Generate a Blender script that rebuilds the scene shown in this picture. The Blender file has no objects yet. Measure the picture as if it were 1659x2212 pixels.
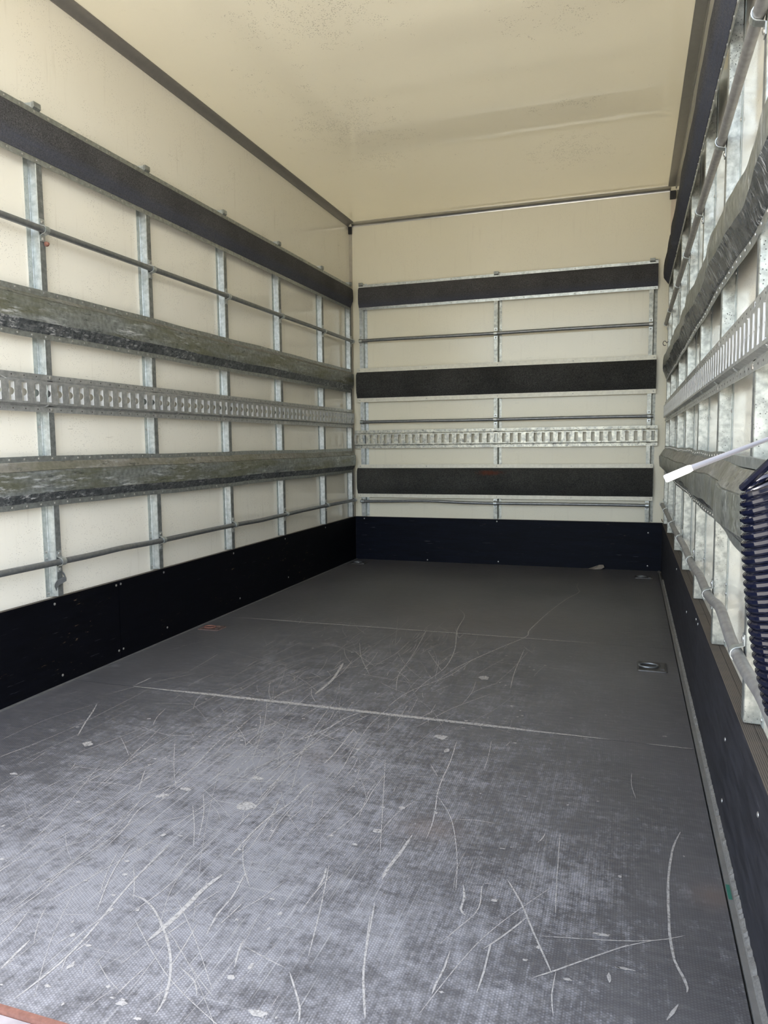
import bpy, bmesh, math, random
from mathutils import Vector, Matrix

# ------------------------------------------------------------------ camera, world, sun, exposure
C = bpy.data.collections.new('scene'); bpy.context.scene.collection.children.link(C)
sc = bpy.context.scene
CX, CY, CZ = 1.86459, -0.09548, 0.80897
YAW, PIT, ROL, FPX = -0.324178, -0.091857, -0.011114, 1582.82
cd = bpy.data.cameras.new('camera'); cam = bpy.data.objects.new('camera', cd); C.objects.link(cam)
f = Vector((math.sin(YAW)*math.cos(PIT), math.cos(YAW)*math.cos(PIT), math.sin(PIT)))
r0 = Vector((math.cos(YAW), -math.sin(YAW), 0)); u0 = r0.cross(f)
r = r0*math.cos(ROL)+u0*math.sin(ROL); u = -r0*math.sin(ROL)+u0*math.cos(ROL)
M = Matrix.Identity(4)
for i in range(3):
    M[i][0] = r[i]; M[i][1] = u[i]; M[i][2] = -f[i]
M[0][3], M[1][3], M[2][3] = CX, CY, CZ
cam.matrix_world = M
cd.sensor_fit = 'VERTICAL'; cd.sensor_height = 24; cd.sensor_width = 18; cd.lens = FPX/2212*24
cd.clip_start = 0.02; cd.clip_end = 200
sc.camera = cam

w = bpy.data.worlds.new('sky'); sc.world = w; w.use_nodes = True
nt = w.node_tree; nt.nodes.clear()
sky = nt.nodes.new('ShaderNodeTexSky'); sky.sky_type = 'NISHITA'; sky.sun_disc = False
sky.sun_elevation = math.radians(50); sky.sun_rotation = math.radians(70); sky.dust_density = 3.0; sky.air_density = 1.0
bgn = nt.nodes.new('ShaderNodeBackground'); bgn.inputs[1].default_value = 0.50
out = nt.nodes.new('ShaderNodeOutputWorld')
hs = nt.nodes.new('ShaderNodeHueSaturation'); hs.inputs['Saturation'].default_value = 0.52   # hazy, whitish daylight
nt.links.new(sky.outputs[0], hs.inputs['Color']); nt.links.new(hs.outputs[0], bgn.inputs[0]); nt.links.new(bgn.outputs[0], out.inputs[0])

sl = bpy.data.lights.new('sun', 'SUN'); sl.energy = 4.2; sl.angle = 0.01; sl.color = (1.0, 0.93, 0.80)
so = bpy.data.objects.new('sun', sl); C.objects.link(so)
so.rotation_euler = Vector((-0.55, -0.12, -0.83)).to_track_quat('-Z', 'Y').to_euler()
so.location = (5, 1, 8)

sc.view_settings.view_transform = 'Standard'; sc.view_settings.look = 'None'
sc.view_settings.gamma = 1.0; sc.view_settings.use_curve_mapping = False
sc.view_settings.exposure = 1.58
try: sc.cycles.max_bounces = 16; sc.cycles.diffuse_bounces = 10; sc.cycles.glossy_bounces = 6; sc.cycles.sample_clamp_indirect = 6
except Exception: pass

# ------------------------------------------------------------------ dimensions
XR, D, H, Y0 = 2.095, 4.772, 2.325, 0.672
KT, KH = 0.025, 0.304
XKR = 2.060
random.seed(7)
ROOF_T = 0.10

# ------------------------------------------------------------------ node helpers
def mat(name):
    m = bpy.data.materials.new(name); m.use_nodes = True
    return m, m.node_tree, m.node_tree.nodes['Principled BSDF']
def N(t, kind, **kw):
    n = t.nodes.new(kind)
    for k, v in kw.items():
        if k.startswith('i_'): n.inputs[k[2:].replace('_', ' ')].default_value = v
        else: setattr(n, k, v)
    return n
def pos(t, scale=(1,1,1), rot=(0,0,0)):
    g = N(t, 'ShaderNodeNewGeometry'); mp = N(t, 'ShaderNodeMapping')
    mp.inputs['Scale'].default_value = scale; mp.inputs['Rotation'].default_value = rot
    t.links.new(g.outputs['Position'], mp.inputs[0]); return mp.outputs[0]
def noise(t, vec, scale, detail=3, rough=0.55):
    n = N(t, 'ShaderNodeTexNoise'); n.inputs['Scale'].default_value = scale
    n.inputs['Detail'].default_value = detail; n.inputs['Roughness'].default_value = rough
    t.links.new(vec, n.inputs['Vector']); return n.outputs[0]
def ramp(t, fac, a, b, lo=0.0, hi=1.0):
    n = N(t, 'ShaderNodeMapRange'); n.inputs[1].default_value = a; n.inputs[2].default_value = b
    n.inputs[3].default_value = lo; n.inputs[4].default_value = hi
    t.links.new(fac, n.inputs[0]); return n.outputs[0]
def math_(t, op, a, b=None):
    n = N(t, 'ShaderNodeMath', operation=op)
    for i, x in enumerate((a, b)):
        if x is None: continue
        if isinstance(x, (int, float)): n.inputs[i].default_value = x
        else: t.links.new(x, n.inputs[i])
    return n.outputs[0]
def mix(t, fac, a, b, blend='MIX'):
    n = N(t, 'ShaderNodeMix', data_type='RGBA', blend_type=blend)
    for i, x in ((0, fac), (6, a), (7, b)):
        if isinstance(x, (int, float)): n.inputs[i].default_value = x
        elif isinstance(x, tuple): n.inputs[i].default_value = (*x, 1)
        else: t.links.new(x, n.inputs[i])
    return n.outputs[2]
def bump(t, b, h, strength, dist=0.002):
    n = N(t, 'ShaderNodeBump'); n.inputs['Strength'].default_value = strength; n.inputs['Distance'].default_value = dist
    t.links.new(h, n.inputs['Height']); t.links.new(n.outputs[0], b.inputs['Normal'])

def wall_mat(name, base, dirt=0.5, rough=0.2, spots=()):
    m, t, b = mat(name)
    p = pos(t)
    c = mix(t, ramp(t, noise(t, p, 1.6, 4), 0.3, 0.7), tuple(x*0.965 for x in base), base)
    # vertical faint grime
    sv = pos(t, (14, 14, 1.2))
    c = mix(t, ramp(t, noise(t, sv, 3.0, 5), 0.60, 0.85, 0, 0.20*dirt), c, (0.30, 0.24, 0.16))
    # fine dark specks
    v = N(t, 'ShaderNodeTexVoronoi'); v.inputs['Scale'].default_value = 150; t.links.new(p, v.inputs['Vector'])
    sp = math_(t, 'MULTIPLY', ramp(t, v.outputs['Distance'], 0.13, 0.22, 1, 0), ramp(t, noise(t, p, 7, 3), 0.44, 0.58))
    c = mix(t, math_(t, 'MULTIPLY', sp, 0.42*dirt), c, (0.10, 0.08, 0.06))
    # scuffs
    sx = pos(t, (3, 3, 40), (0.3, 0.5, 0.2))
    sc2 = math_(t, 'MULTIPLY', ramp(t, noise(t, sx, 5, 2), 0.70, 0.76), ramp(t, noise(t, p, 3.1, 2), 0.5, 0.65))
    c = mix(t, math_(t, 'MULTIPLY', sc2, 0.5*dirt), c, (0.16, 0.13, 0.10))
    if spots:
        g = N(t, 'ShaderNodeNewGeometry'); acc = None
        for (x, y, z, rx, ry, rz, amt) in spots:
            mp = N(t, 'ShaderNodeMapping'); mp.vector_type = 'POINT'
            mp.inputs['Location'].default_value = (-x/rx, -y/ry, -z/rz); mp.inputs['Scale'].default_value = (1/rx, 1/ry, 1/rz)
            t.links.new(g.outputs['Position'], mp.inputs[0])
            ln = N(t, 'ShaderNodeVectorMath', operation='LENGTH'); t.links.new(mp.outputs[0], ln.inputs[0])
            k = ramp(t, ln.outputs['Value'], 0.0, 1.0, amt, 0)
            acc = k if acc is None else math_(t, 'MAXIMUM', acc, k)
        v2 = N(t, 'ShaderNodeTexVoronoi'); v2.inputs['Scale'].default_value = 1
        t.links.new(pos(t, (120, 200, 120), (0, 0, 0.25)), v2.inputs['Vector'])
        d2 = ramp(t, v2.outputs['Distance'], 0.20, 0.32, 1, 0)
        patch = ramp(t, math_(t, 'ADD', noise(t, p, 16, 5, 0.7), math_(t, 'MULTIPLY', acc, 0.26)), 0.63, 0.72)
        c = mix(t, math_(t, 'MULTIPLY', math_(t, 'MULTIPLY', d2, patch), 0.75), c, (0.09, 0.08, 0.065))
        p3 = ramp(t, math_(t, 'ADD', noise(t, pos(t, (60, 25, 60)), 2.4, 6, 0.75), math_(t, 'MULTIPLY', acc, 0.16)), 0.76, 0.82)
        c = mix(t, math_(t, 'MULTIPLY', p3, 0.5), c, (0.20, 0.17, 0.13))
    t.links.new(c, b.inputs['Base Color'])
    b.inputs['Roughness'].default_value = rough
    bump(t, b, noise(t, pos(t), 4, 2), 0.05, 0.01)
    if spots:      # the roof skin is thin translucent fibreglass: daylight soaks through it
        tl = N(t, 'ShaderNodeBsdfTranslucent'); tl.inputs[0].default_value = (0.98, 0.915, 0.74, 1)
        mx = N(t, 'ShaderNodeMixShader'); mx.inputs[0].default_value = ROOF_T
        t.links.new(b.outputs[0], mx.inputs[1]); t.links.new(tl.outputs[0], mx.inputs[2]); t.links.new(mx.outputs[0], t.nodes['Material Output'].inputs[0])
    return m

def galv_mat(name, a, bcol, rough=0.38, metal=0.85, speck=0.5, white=0.0, olive=0.0, sc_=220, stretch=(1,1,1), bmp=0.0, dark=0.35):
    m, t, b = mat(name)
    p = pos(t)
    c = mix(t, ramp(t, noise(t, p, 60, 4), 0.35, 0.65), a, bcol)
    v = N(t, 'ShaderNodeTexVoronoi'); v.inputs['Scale'].default_value = sc_*0.55; t.links.new(p, v.inputs['Vector'])
    sp = math_(t, 'MULTIPLY', ramp(t, v.outputs['Distance'], 0.12, 0.24, 1, 0), ramp(t, noise(t, p, 11, 3), 0.45, 0.6))
    c = mix(t, math_(t, 'MULTIPLY', sp, speck), c, tuple(x*dark for x in a))
    mt = None
    if olive:
        ps = pos(t, stretch)
        o = ramp(t, noise(t, ps, 2.6, 5, 0.6), 0.42, 0.60)
        c = mix(t, math_(t, 'MULTIPLY', o, olive), c, (0.165, 0.165, 0.095))
    if white:
        ps = pos(t, tuple(x*1.0 for x in stretch))
        o = math_(t, 'MULTIPLY', ramp(t, noise(t, ps, 11, 9, 0.78), 0.525, 0.615), ramp(t, noise(t, p, 4, 3), 0.38, 0.56))
        c = mix(t, math_(t, 'MULTIPLY', o, white), c, (0.55, 0.56, 0.56))
        mt = ramp(t, o, 0, 1, metal, 0.1)
        k = ramp(t, noise(t, pos(t, tuple(x*2 for x in stretch)), 8, 6, 0.7), 0.59, 0.64)
        c = mix(t, math_(t, 'MULTIPLY', k, 0.6), c, (0.035, 0.037, 0.04))
    t.links.new(c, b.inputs['Base Color'])
    b.inputs['Metallic'].default_value = metal
    if mt is not None: t.links.new(mt, b.inputs['Metallic'])
    t.links.new(ramp(t, noise(t, p, 35, 4), 0.3, 0.7, rough-0.08, rough+0.12), b.inputs['Roughness'])
    if bmp: bump(t, b, noise(t, pos(t, stretch), 14, 6, 0.7), bmp, 0.006)
    return m

def plain(name, col, rough=0.5, metal=0.0, var=0.15, sc_=40):
    m, t, b = mat(name)
    p = pos(t)
    t.links.new(mix(t, noise(t, p, sc_, 4), tuple(x*(1-var) for x in col), tuple(min(1, x*(1+var)) for x in col)), b.inputs['Base Color'])
    b.inputs['Roughness'].default_value = rough; b.inputs['Metallic'].default_value = metal
    return m

def carpet_mat(name, dark, light, tint=None, stain=None):
    m, t, b = mat(name)
    p = pos(t)
    n1 = noise(t, p, 420, 5, 0.8); n2 = noise(t, p, 170, 4, 0.8)
    fac = ramp(t, math_(t, 'ADD', math_(t, 'MULTIPLY', n1, 0.6), math_(t, 'MULTIPLY', n2, 0.4)), 0.42, 0.62)
    c = mix(t, fac, dark, light)
    c = mix(t, ramp(t, noise(t, p, 5, 4), 0.35, 0.65, 0.0, 0.35), c, tuple(x*0.55 for x in dark))
    if tint:
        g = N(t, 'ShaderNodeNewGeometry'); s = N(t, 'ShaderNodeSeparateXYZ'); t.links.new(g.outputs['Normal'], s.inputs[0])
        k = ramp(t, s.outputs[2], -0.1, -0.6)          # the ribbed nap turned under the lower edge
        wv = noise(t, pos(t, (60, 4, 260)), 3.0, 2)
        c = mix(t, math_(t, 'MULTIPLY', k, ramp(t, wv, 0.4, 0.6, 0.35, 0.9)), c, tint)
    if stain:
        x, z = stain
        g = N(t, 'ShaderNodeNewGeometry'); mp = N(t, 'ShaderNodeMapping')
        mp.inputs['Location'].default_value = (-x/0.13, 0, -z/0.028); mp.inputs['Scale'].default_value = (1/0.13, 0, 1/0.028)
        t.links.new(g.outputs['Position'], mp.inputs[0])
        ln = N(t, 'ShaderNodeVectorMath', operation='LENGTH'); t.links.new(mp.outputs[0], ln.inputs[0])
        s_ = math_(t, 'MULTIPLY', ramp(t, math_(t, 'ADD', ln.outputs['Value'], noise(t, p, 25, 3)), 0.7, 1.3, 1, 0), ramp(t, n1, 0.35, 0.6))
        c = mix(t, math_(t, 'MULTIPLY', s_, 0.8), c, (0.16, 0.035, 0.012))
    t.links.new(c, b.inputs['Base Color']); b.inputs['Roughness'].default_value = 0.95
    b.inputs['Specular IOR Level'].default_value = 0.1
    bump(t, b, n1, 0.7, 0.003)
    return m

def board_mat(name, base, marks=0.7, axis=1):
    m, t, b = mat(name)
    st = (1, 1.2, 9) if axis == 1 else (1.2, 1, 9)
    p = pos(t, st)
    c = mix(t, ramp(t, noise(t, p, 6, 6, 0.7), 0.35, 0.7), tuple(x*0.6 for x in base), tuple(x*1.4 for x in base))
    # chipped bare ply, grouped
    ch = math_(t, 'MULTIPLY', ramp(t, noise(t, pos(t, (1, 3, 14) if axis == 1 else (3, 1, 14)), 6, 5, 0.7), 0.635, 0.68), ramp(t, noise(t, pos(t), 3.2, 3), 0.50, 0.62))
    c = mix(t, math_(t, 'MULTIPLY', ch, marks), c, (0.17, 0.12, 0.075))
    # pale hairline scratches
    hs = math_(t, 'MULTIPLY', ramp(t, noise(t, pos(t, (1, 2, 60) if axis == 1 else (2, 1, 60), (0.12, 0, 0)), 4, 3), 0.69, 0.72), ramp(t, noise(t, pos(t), 6, 3), 0.48, 0.6))
    c = mix(t, math_(t, 'MULTIPLY', hs, 0.5), c, (0.16, 0.16, 0.18))
    t.links.new(c, b.inputs['Base Color']); b.inputs['Roughness'].default_value = 0.55
    b.inputs['Specular IOR Level'].default_value = 0.12
    bump(t, b, noise(t, pos(t, st), 25, 5), 0.15, 0.002)
    return m

def ply_edge_mat():
    m, t, b = mat('plywood_edge')
    g = N(t, 'ShaderNodeNewGeometry'); s = N(t, 'ShaderNodeSeparateXYZ'); t.links.new(g.outputs['Position'], s.inputs[0])
    wv = math_(t, 'SINE', math_(t, 'MULTIPLY', s.outputs[0], 1900.0))
    c = mix(t, ramp(t, wv, -0.3, 0.5), (0.045, 0.036, 0.029), (0.125, 0.108, 0.088))
    c = mix(t, ramp(t, noise(t, pos(t), 30, 4), 0.4, 0.7, 0, 0.5), c, (0.11, 0.085, 0.065))
    t.links.new(c, b.inputs['Base Color']); b.inputs['Roughness'].default_value = 0.85
    return m

def floor_mat():
    m, t, b = mat('floor_phenolic_plywood')
    g = N(t, 'ShaderNodeNewGeometry'); s = N(t, 'ShaderNodeSeparateXYZ'); t.links.new(g.outputs['Position'], s.inputs[0])
    x, y = s.outputs[0], s.outputs[1]
    p = pos(t)
    at = N(t, 'ShaderNodeAttribute', attribute_name='wear')
    wear = N(t, 'ShaderNodeSeparateColor'); t.links.new(at.outputs['Color'], wear.inputs[0])
    W1, W2, W3 = wear.outputs[0], wear.outputs[1], wear.outputs[2]   # worn pale, worn to dark, brown/blue tint
    base = mix(t, ramp(t, noise(t, p, 2.2, 5), 0.3, 0.7), (0.060, 0.058, 0.061), (0.088, 0.086, 0.090))
    # long brush marks along and across the sheet
    br = noise(t, pos(t, (3.0, 14, 1), (0, 0, 0.0)), 6, 5, 0.65)
    base = mix(t, ramp(t, br, 0.45, 0.75, 0, 0.35), base, (0.17, 0.165, 0.16))
    # hexagonal anti-slip grid pressed in the sheet, ~4.2 mm
    K = 2*math.pi/0.0046
    def s_(ax, ay):
        q = math_(t, 'ADD', math_(t, 'MULTIPLY', x, ax*K), math_(t, 'MULTIPLY', y, ay*K)); return math_(t, 'COSINE', q)
    hexv = math_(t, 'ADD', math_(t, 'ADD', s_(1, 0), s_(0.5, 0.866)), s_(-0.5, 0.866))
    dots = ramp(t, hexv, -0.3, 1.4)
    # powdery wear sitting on the grid
    n1 = noise(t, p, 95, 8, 0.8)
    n2 = noise(t, pos(t, (11, 1.5, 1), (0, 0, 0.06)), 7, 8, 0.75)
    n3 = noise(t, pos(t, (1.6, 3.4, 1), (0, 0, -0.2)), 7, 8, 0.75)
    n4 = noise(t, pos(t, (1.2, 1, 1)), 6.5, 8, 0.72)
    wn = math_(t, 'ADD', math_(t, 'ADD', math_(t, 'MULTIPLY', n1, 0.30), math_(t, 'MULTIPLY', n2, 0.26)), math_(t, 'ADD', math_(t, 'MULTIPLY', n3, 0.26), math_(t, 'MULTIPLY', n4, 0.18)))
    amt = ramp(t, math_(t, 'ADD', wn, math_(t, 'MULTIPLY', math_(t, 'SUBTRACT', W1, 0.5), 0.24)), 0.480, 0.580)
    amt2 = math_(t, 'MULTIPLY', amt, ramp(t, dots, 0, 1, 0.55, 1.0))
    c = mix(t, math_(t, 'MULTIPLY', amt2, 0.80), base, (0.33, 0.325, 0.335))
    c = mix(t, math_(t, 'MULTIPLY', dots, 0.10), c, (0.30, 0.29, 0.31))
    # little torn flecks
    fl = ramp(t, math_(t, 'ADD', noise(t, pos(t, (16, 26, 1)), 5, 8, 0.72), math_(t, 'MULTIPLY', W1, 0.08)), 0.695, 0.725)
    c = mix(t, math_(t, 'MULTIPLY', fl, 0.65), c, (0.42, 0.405, 0.385))
    # fine scratch families, thick where the sheet is worn
    fam = ramp(t, math_(t, 'ADD', W1, ramp(t, noise(t, p, 1.7, 3), 0.3, 0.7, -0.2, 0.2)), 0.42, 0.78, 0.05, 1.0)
    for (sx, sy, rz, sc3, th, am) in ((70, 1.3, 0.02, 1, 0.69, 0.42), (90, 1.6, -0.22, 1, 0.70, 0.40), (80, 1.2, 0.42, 1, 0.715, 0.35), (1.2, 70, 0.05, 1, 0.715, 0.35), (100, 1.8, -0.6, 1, 0.72, 0.3)):
        q = noise(t, pos(t, (sx, sy, 1), (0, 0, rz)), 2.2, 3, 0.5)
        k = ramp(t, math_(t, 'ADD', q, math_(t, 'MULTIPLY', W1, 0.06)), th, th+0.025)
        c = mix(t, math_(t, 'MULTIPLY', math_(t, 'MULTIPLY', k, am*1.2), fam), c, (0.36, 0.35, 0.33))
    c = mix(t, math_(t, 'MULTIPLY', W2, ramp(t, noise(t, pos(t, (1, 2.2, 1)), 12, 6, 0.7), 0.35, 0.6, 0.2, 1.0)), c, (0.04, 0.04, 0.043))
    c = mix(t, math_(t, 'MULTIPLY', W3, 0.5), c, (0.17, 0.125, 0.10))
    t.links.new(c, b.inputs['Base Color'])
    t.links.new(ramp(t, amt, 0, 1, 0.42, 0.7), b.inputs['Roughness'])
    b.inputs['Specular IOR Level'].default_value = 0.45
    bump(t, b, math_(t, 'ADD', math_(t, 'MULTIPLY', dots, 0.25), n1), 0.18, 0.0012)
    return m

def scratch_mat():
    m, t, b = mat('scratched_bare_resin')
    p = pos(t)
    t.links.new(mix(t, noise(t, p, 60, 3), (0.30, 0.285, 0.26), (0.43, 0.41, 0.385)), b.inputs['Base Color']); b.inputs['Roughness'].default_value = 0.85
    tr = N(t, 'ShaderNodeBsdfTransparent'); mx = N(t, 'ShaderNodeMixShader'); o = t.nodes['Material Output']
    t.links.new(ramp(t, noise(t, p, 150, 5, 0.75), 0.32, 0.52, 0.35, 0.95), mx.inputs[0])
    t.links.new(tr.outputs[0], mx.inputs[1]); t.links.new(b.outputs[0], mx.inputs[2]); t.links.new(mx.outputs[0], o.inputs[0])
    return m

CREAM = (0.81, 0.780, 0.680)
MW = wall_mat('cream_panel', CREAM, 1.3, 0.08)
MB_ = wall_mat('cream_panel_clean', (0.85, 0.815, 0.66), 0.55, 0.2)
MC = wall_mat('cream_ceiling', (0.78, 0.76, 0.655), 0.12, 0.04, spots=(
    (0.55, 3.35, H, 0.45, 0.55, 1, 1.0), (0.55, 3.75, H, 0.4, 0.3, 1, 0.8), (0.75, 2.45, H, 0.5, 0.35, 1, 1.0), (1.55, 3.45, H, 0.30, 0.09, 1, 1.1),
    (1.55, 4.0, H, 0.35, 0.42, 1, 1.0), (1.6, 2.7, H, 0.35, 0.3, 1, 0.8), (0.4, 2.9, H, 0.4, 0.4, 1, 0.5)))
M_SFL = galv_mat('galvanised_flange_shaded_speckled', (0.33, 0.36, 0.34), (0.45, 0.48, 0.46), 0.42, 0.65, 0.7, dark=0.3)  # speckled; darker than the web, its weaker sky reflection put into the colour
M_STUD = galv_mat('galvanised_steel', (0.42, 0.45, 0.44), (0.60, 0.63, 0.62), 0.36, 0.8, 0.6, sc_=260)
M_STUDW = galv_mat('galvanised_steel_spangled', (0.27, 0.28, 0.25), (0.50, 0.505, 0.45), 0.36, 0.6, 0.95, sc_=300, dark=0.15)
M_FL = galv_mat('galvanised_flange', (0.27, 0.285, 0.27), (0.38, 0.40, 0.385), 0.42, 0.75, 0.3)
M_FLW = galv_mat('pale_painted_strip', (0.66, 0.64, 0.54), (0.76, 0.74, 0.63), 0.4, 0.1, 0.4, dark=0.4)
M_RAIL = galv_mat('weathered_zinc_olive', (0.20, 0.215, 0.205), (0.33, 0.35, 0.34), 0.42, 0.6, 0.2, white=0.75, olive=0.7, stretch=(1, 0.9, 6.0), bmp=0.4)
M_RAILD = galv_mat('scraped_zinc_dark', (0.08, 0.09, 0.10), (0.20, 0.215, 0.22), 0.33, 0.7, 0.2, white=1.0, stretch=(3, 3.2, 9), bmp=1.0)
M_RAIL2 = galv_mat('crumpled_zinc', (0.19, 0.20, 0.18), (0.31, 0.32, 0.295), 0.40, 0.6, 0.2, white=0.5, olive=0.4, stretch=(1.5, 3.0, 1.5), bmp=0.6)
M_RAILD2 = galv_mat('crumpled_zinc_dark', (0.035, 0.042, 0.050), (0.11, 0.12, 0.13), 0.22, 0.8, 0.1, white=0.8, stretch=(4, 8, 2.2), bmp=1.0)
M_RAILW = galv_mat('weathered_zinc_brown', (0.22, 0.215, 0.19), (0.32, 0.31, 0.28), 0.45, 0.6, 0.2, white=0.35, olive=0.4, stretch=(1, 1.0, 3.2), bmp=0.3)
M_LIP = plain('slot_lip_zinc_lit', (0.72, 0.73, 0.72), 0.35, 0.35, 0.1)  # paler than the track plate: daylight from the opening put into the colour
M_STF = galv_mat('galvanised_face_shaded', (0.17, 0.18, 0.175), (0.27, 0.285, 0.275), 0.45, 0.6, 0.6, dark=2.6)  # shade of the stud's front face put into the colour, same steel as the web
M_TRACK = galv_mat('etrack_zinc', (0.36, 0.37, 0.365), (0.52, 0.53, 0.52), 0.40, 0.7, 0.35, white=0.0, bmp=0.12)
M_TRACKB = galv_mat('etrack_zinc_mottled', (0.33, 0.335, 0.30), (0.66, 0.65, 0.55), 0.36, 0.6, 0.5, white=0.5, stretch=(1.5, 1, 1.5))
M_TRACKR = galv_mat('etrack_zinc_bright', (0.44, 0.45, 0.44), (0.62, 0.63, 0.61), 0.36, 0.75, 0.2, bmp=0.5, stretch=(1, 1, 1))
M_TUBE = galv_mat('steel_tube', (0.20, 0.21, 0.215), (0.25, 0.26, 0.262), 0.38, 0.7, 0.0)
M_TUBER = galv_mat('steel_tube_worn', (0.29, 0.285, 0.28), (0.36, 0.355, 0.35), 0.45, 0.6, 0.1)
M_TRIMD = plain('dark_grey_moulding', (0.19, 0.18, 0.165), 0.35, 0.2)
M_TRIMS = plain('aluminium_moulding', (0.50, 0.49, 0.46), 0.28, 0.85, 0.1)
M_DARK = plain('black_bracket', (0.03, 0.03, 0.03), 0.5)
M_ANG = plain('dull_aluminium_angle', (0.20, 0.195, 0.185), 0.5, 0.5, 0.3)
M_SEAL = plain('gritty_sealant', (0.16, 0.155, 0.145), 0.55, 0.0, 0.7, 300)
M_CAR = carpet_mat('navy_charcoal_carpet', (0.040, 0.040, 0.043), (0.165, 0.163, 0.165), tint=(0.080, 0.090, 0.125))
M_CARB = carpet_mat('charcoal_carpet', (0.018, 0.018, 0.018), (0.11, 0.11, 0.105))
M_CARC = carpet_mat('charcoal_carpet_stained', (0.020, 0.020, 0.020), (0.11, 0.11, 0.10), stain=(0.985, 0.615))
M_BL = board_mat('black_coated_plywood', (0.0016, 0.0018, 0.0034), 0.75)
M_BB = board_mat('navy_coated_plywood', (0.0022, 0.0036, 0.0092), 0.25, 0)
M_BR = board_mat('dark_grey_coated_plywood', (0.030, 0.030, 0.036), 0.35)
M_EDGE = ply_edge_mat()
M_FLOOR = floor_mat(); M_SCR = scratch_mat()
M_SCREW = plain('zinc_screw', (0.42, 0.41, 0.38), 0.35, 0.7)
M_SCREWD = plain('dark_rivet', (0.07, 0.065, 0.06), 0.45, 0.5)
M_RUST = plain('rusty_steel_edge', (0.19, 0.085, 0.06), 0.8, 0.0, 0.5, 120)
M_SILL = plain('worn_sill_plate', (0.34, 0.31, 0.31), 0.6, 0.2, 0.5, 18)
M_CONC = plain('concrete_yard', (0.46, 0.43, 0.38), 0.9, 0.0, 0.12, 3)
M_BODY = plain('body_skin', (0.7, 0.7, 0.68), 0.5)
M_COIL = plain('glossy_blue_black_plastic', (0.004, 0.005, 0.013), 0.07, 0.0, 0.1)
M_CORD = plain('grey_cord', (0.12, 0.12, 0.13), 0.4)
M_WHITE = plain('white_plastic', (0.80, 0.80, 0.82), 0.4, 0.0, 0.05)
M_PAPER = plain('torn_scrap', (0.22, 0.19, 0.16), 0.8, 0.0, 0.3, 60)

# ------------------------------------------------------------------ mesh helpers
class MB:
    def __init__(s): s.v = []; s.f = []; s.mi = []
    def add(s, vs, fs, mi=0):
        o = len(s.v); s.v += [tuple(x) for x in vs]; s.f += [tuple(i+o for i in q) for q in fs]; s.mi += [mi]*len(fs)
    def box(s, x0, x1, y0, y1, z0, z1, mi=0):
        s.add([(x0,y0,z0),(x1,y0,z0),(x1,y1,z0),(x0,y1,z0),(x0,y0,z1),(x1,y0,z1),(x1,y1,z1),(x0,y1,z1)],
              [(0,3,2,1),(4,5,6,7),(0,1,5,4),(1,2,6,5),(2,3,7,6),(3,0,4,7)], mi)
    def sweep(s, rings, mi=0, closed=True, caps=True):
        n = len(rings[0]); vs = [p for q in rings for p in q]; fs = []
        for i in range(len(rings)-1):
            for j in range(n if closed else n-1):
                a = i*n+j; b2 = i*n+(j+1) % n; fs.append((a, b2, b2+n, a+n))
        if caps and closed: fs.append(tuple(range(n))[::-1]); fs.append(tuple((len(rings)-1)*n+j for j in range(n)))
        if callable(mi):
            o = len(s.v); s.v += [tuple(x) for x in vs]
            k = 0
            for i in range(len(rings)-1):
                for j in range(n if closed else n-1):
                    s.f.append(tuple(q+o for q in fs[k])); s.mi.append(mi(j)); k += 1
            for q in fs[k:]: s.f.append(tuple(x+o for x in q)); s.mi.append(0)
        else: s.add(vs, fs, mi)
    def tube(s, pts, rad, n=10, mi=0):
        pts = [Vector(p) for p in pts]; rings = []
        up = Vector((0, 0, 1)); t0 = (pts[1]-pts[0]).normalized()
        if abs(t0.dot(up)) > 0.9: up = Vector((1, 0, 0))
        a = t0.cross(up).normalized()
        for i, p in enumerate(pts):
            tt = (pts[min(i+1, len(pts)-1)]-pts[max(i-1, 0)]).normalized()
            a = (a - tt*a.dot(tt)).normalized(); b2 = tt.cross(a)
            rr = rad[i] if isinstance(rad, (list, tuple)) else rad
            rings.append([p+a*rr*math.cos(2*math.pi*k/n)+b2*rr*math.sin(2*math.pi*k/n) for k in range(n)])
        s.sweep(rings, mi)
def obj(name, mb, m, parent=None, loc=(0, 0, 0), smooth=False, bev=0):
    if parent is not None: L = Vector(parent_origin(parent))
    else: L = Vector(loc)
    me = bpy.data.meshes.new(name)
    me.from_pydata([(p[0]-L.x, p[1]-L.y, p[2]-L.z) for p in mb.v], [], mb.f)
    ms = m if isinstance(m, (list, tuple)) else [m]
    for q in ms: me.materials.append(q)
    for i, p in enumerate(me.polygons): p.material_index = mb.mi[i]; p.use_smooth = smooth
    bm = bmesh.new(); bm.from_mesh(me); bmesh.ops.recalc_face_normals(bm, faces=bm.faces); bm.to_mesh(me); bm.free()
    o = bpy.data.objects.new(name, me); C.objects.link(o)
    if parent is not None: o.parent = parent
    else: o.location = L
    o['org'] = tuple(L)
    if smooth and hasattr(me, 'set_sharp_from_angle'): me.set_sharp_from_angle(angle=math.radians(38))
    if bev:
        bv = o.modifiers.new('bevel', 'BEVEL'); bv.width = bev; bv.segments = 2; bv.limit_method = 'ANGLE'
    return o
def parent_origin(p):
    return tuple(p['org'])
def thing(name, loc, label, cat, group=None):
    o = bpy.data.objects.new(name, None); C.objects.link(o); o.location = loc; o.empty_display_size = 0.05
    o['org'] = tuple(loc); o['label'] = label; o['category'] = cat
    if group: o['group'] = group
    return o
def tag(o, label, cat, group=None):
    o['label'] = label; o['category'] = cat
    if group: o['group'] = group
    return o
def struct(name, mb, m, **k):
    o = obj(name, mb, m, **k); o['kind'] = 'structure'; return o
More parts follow.
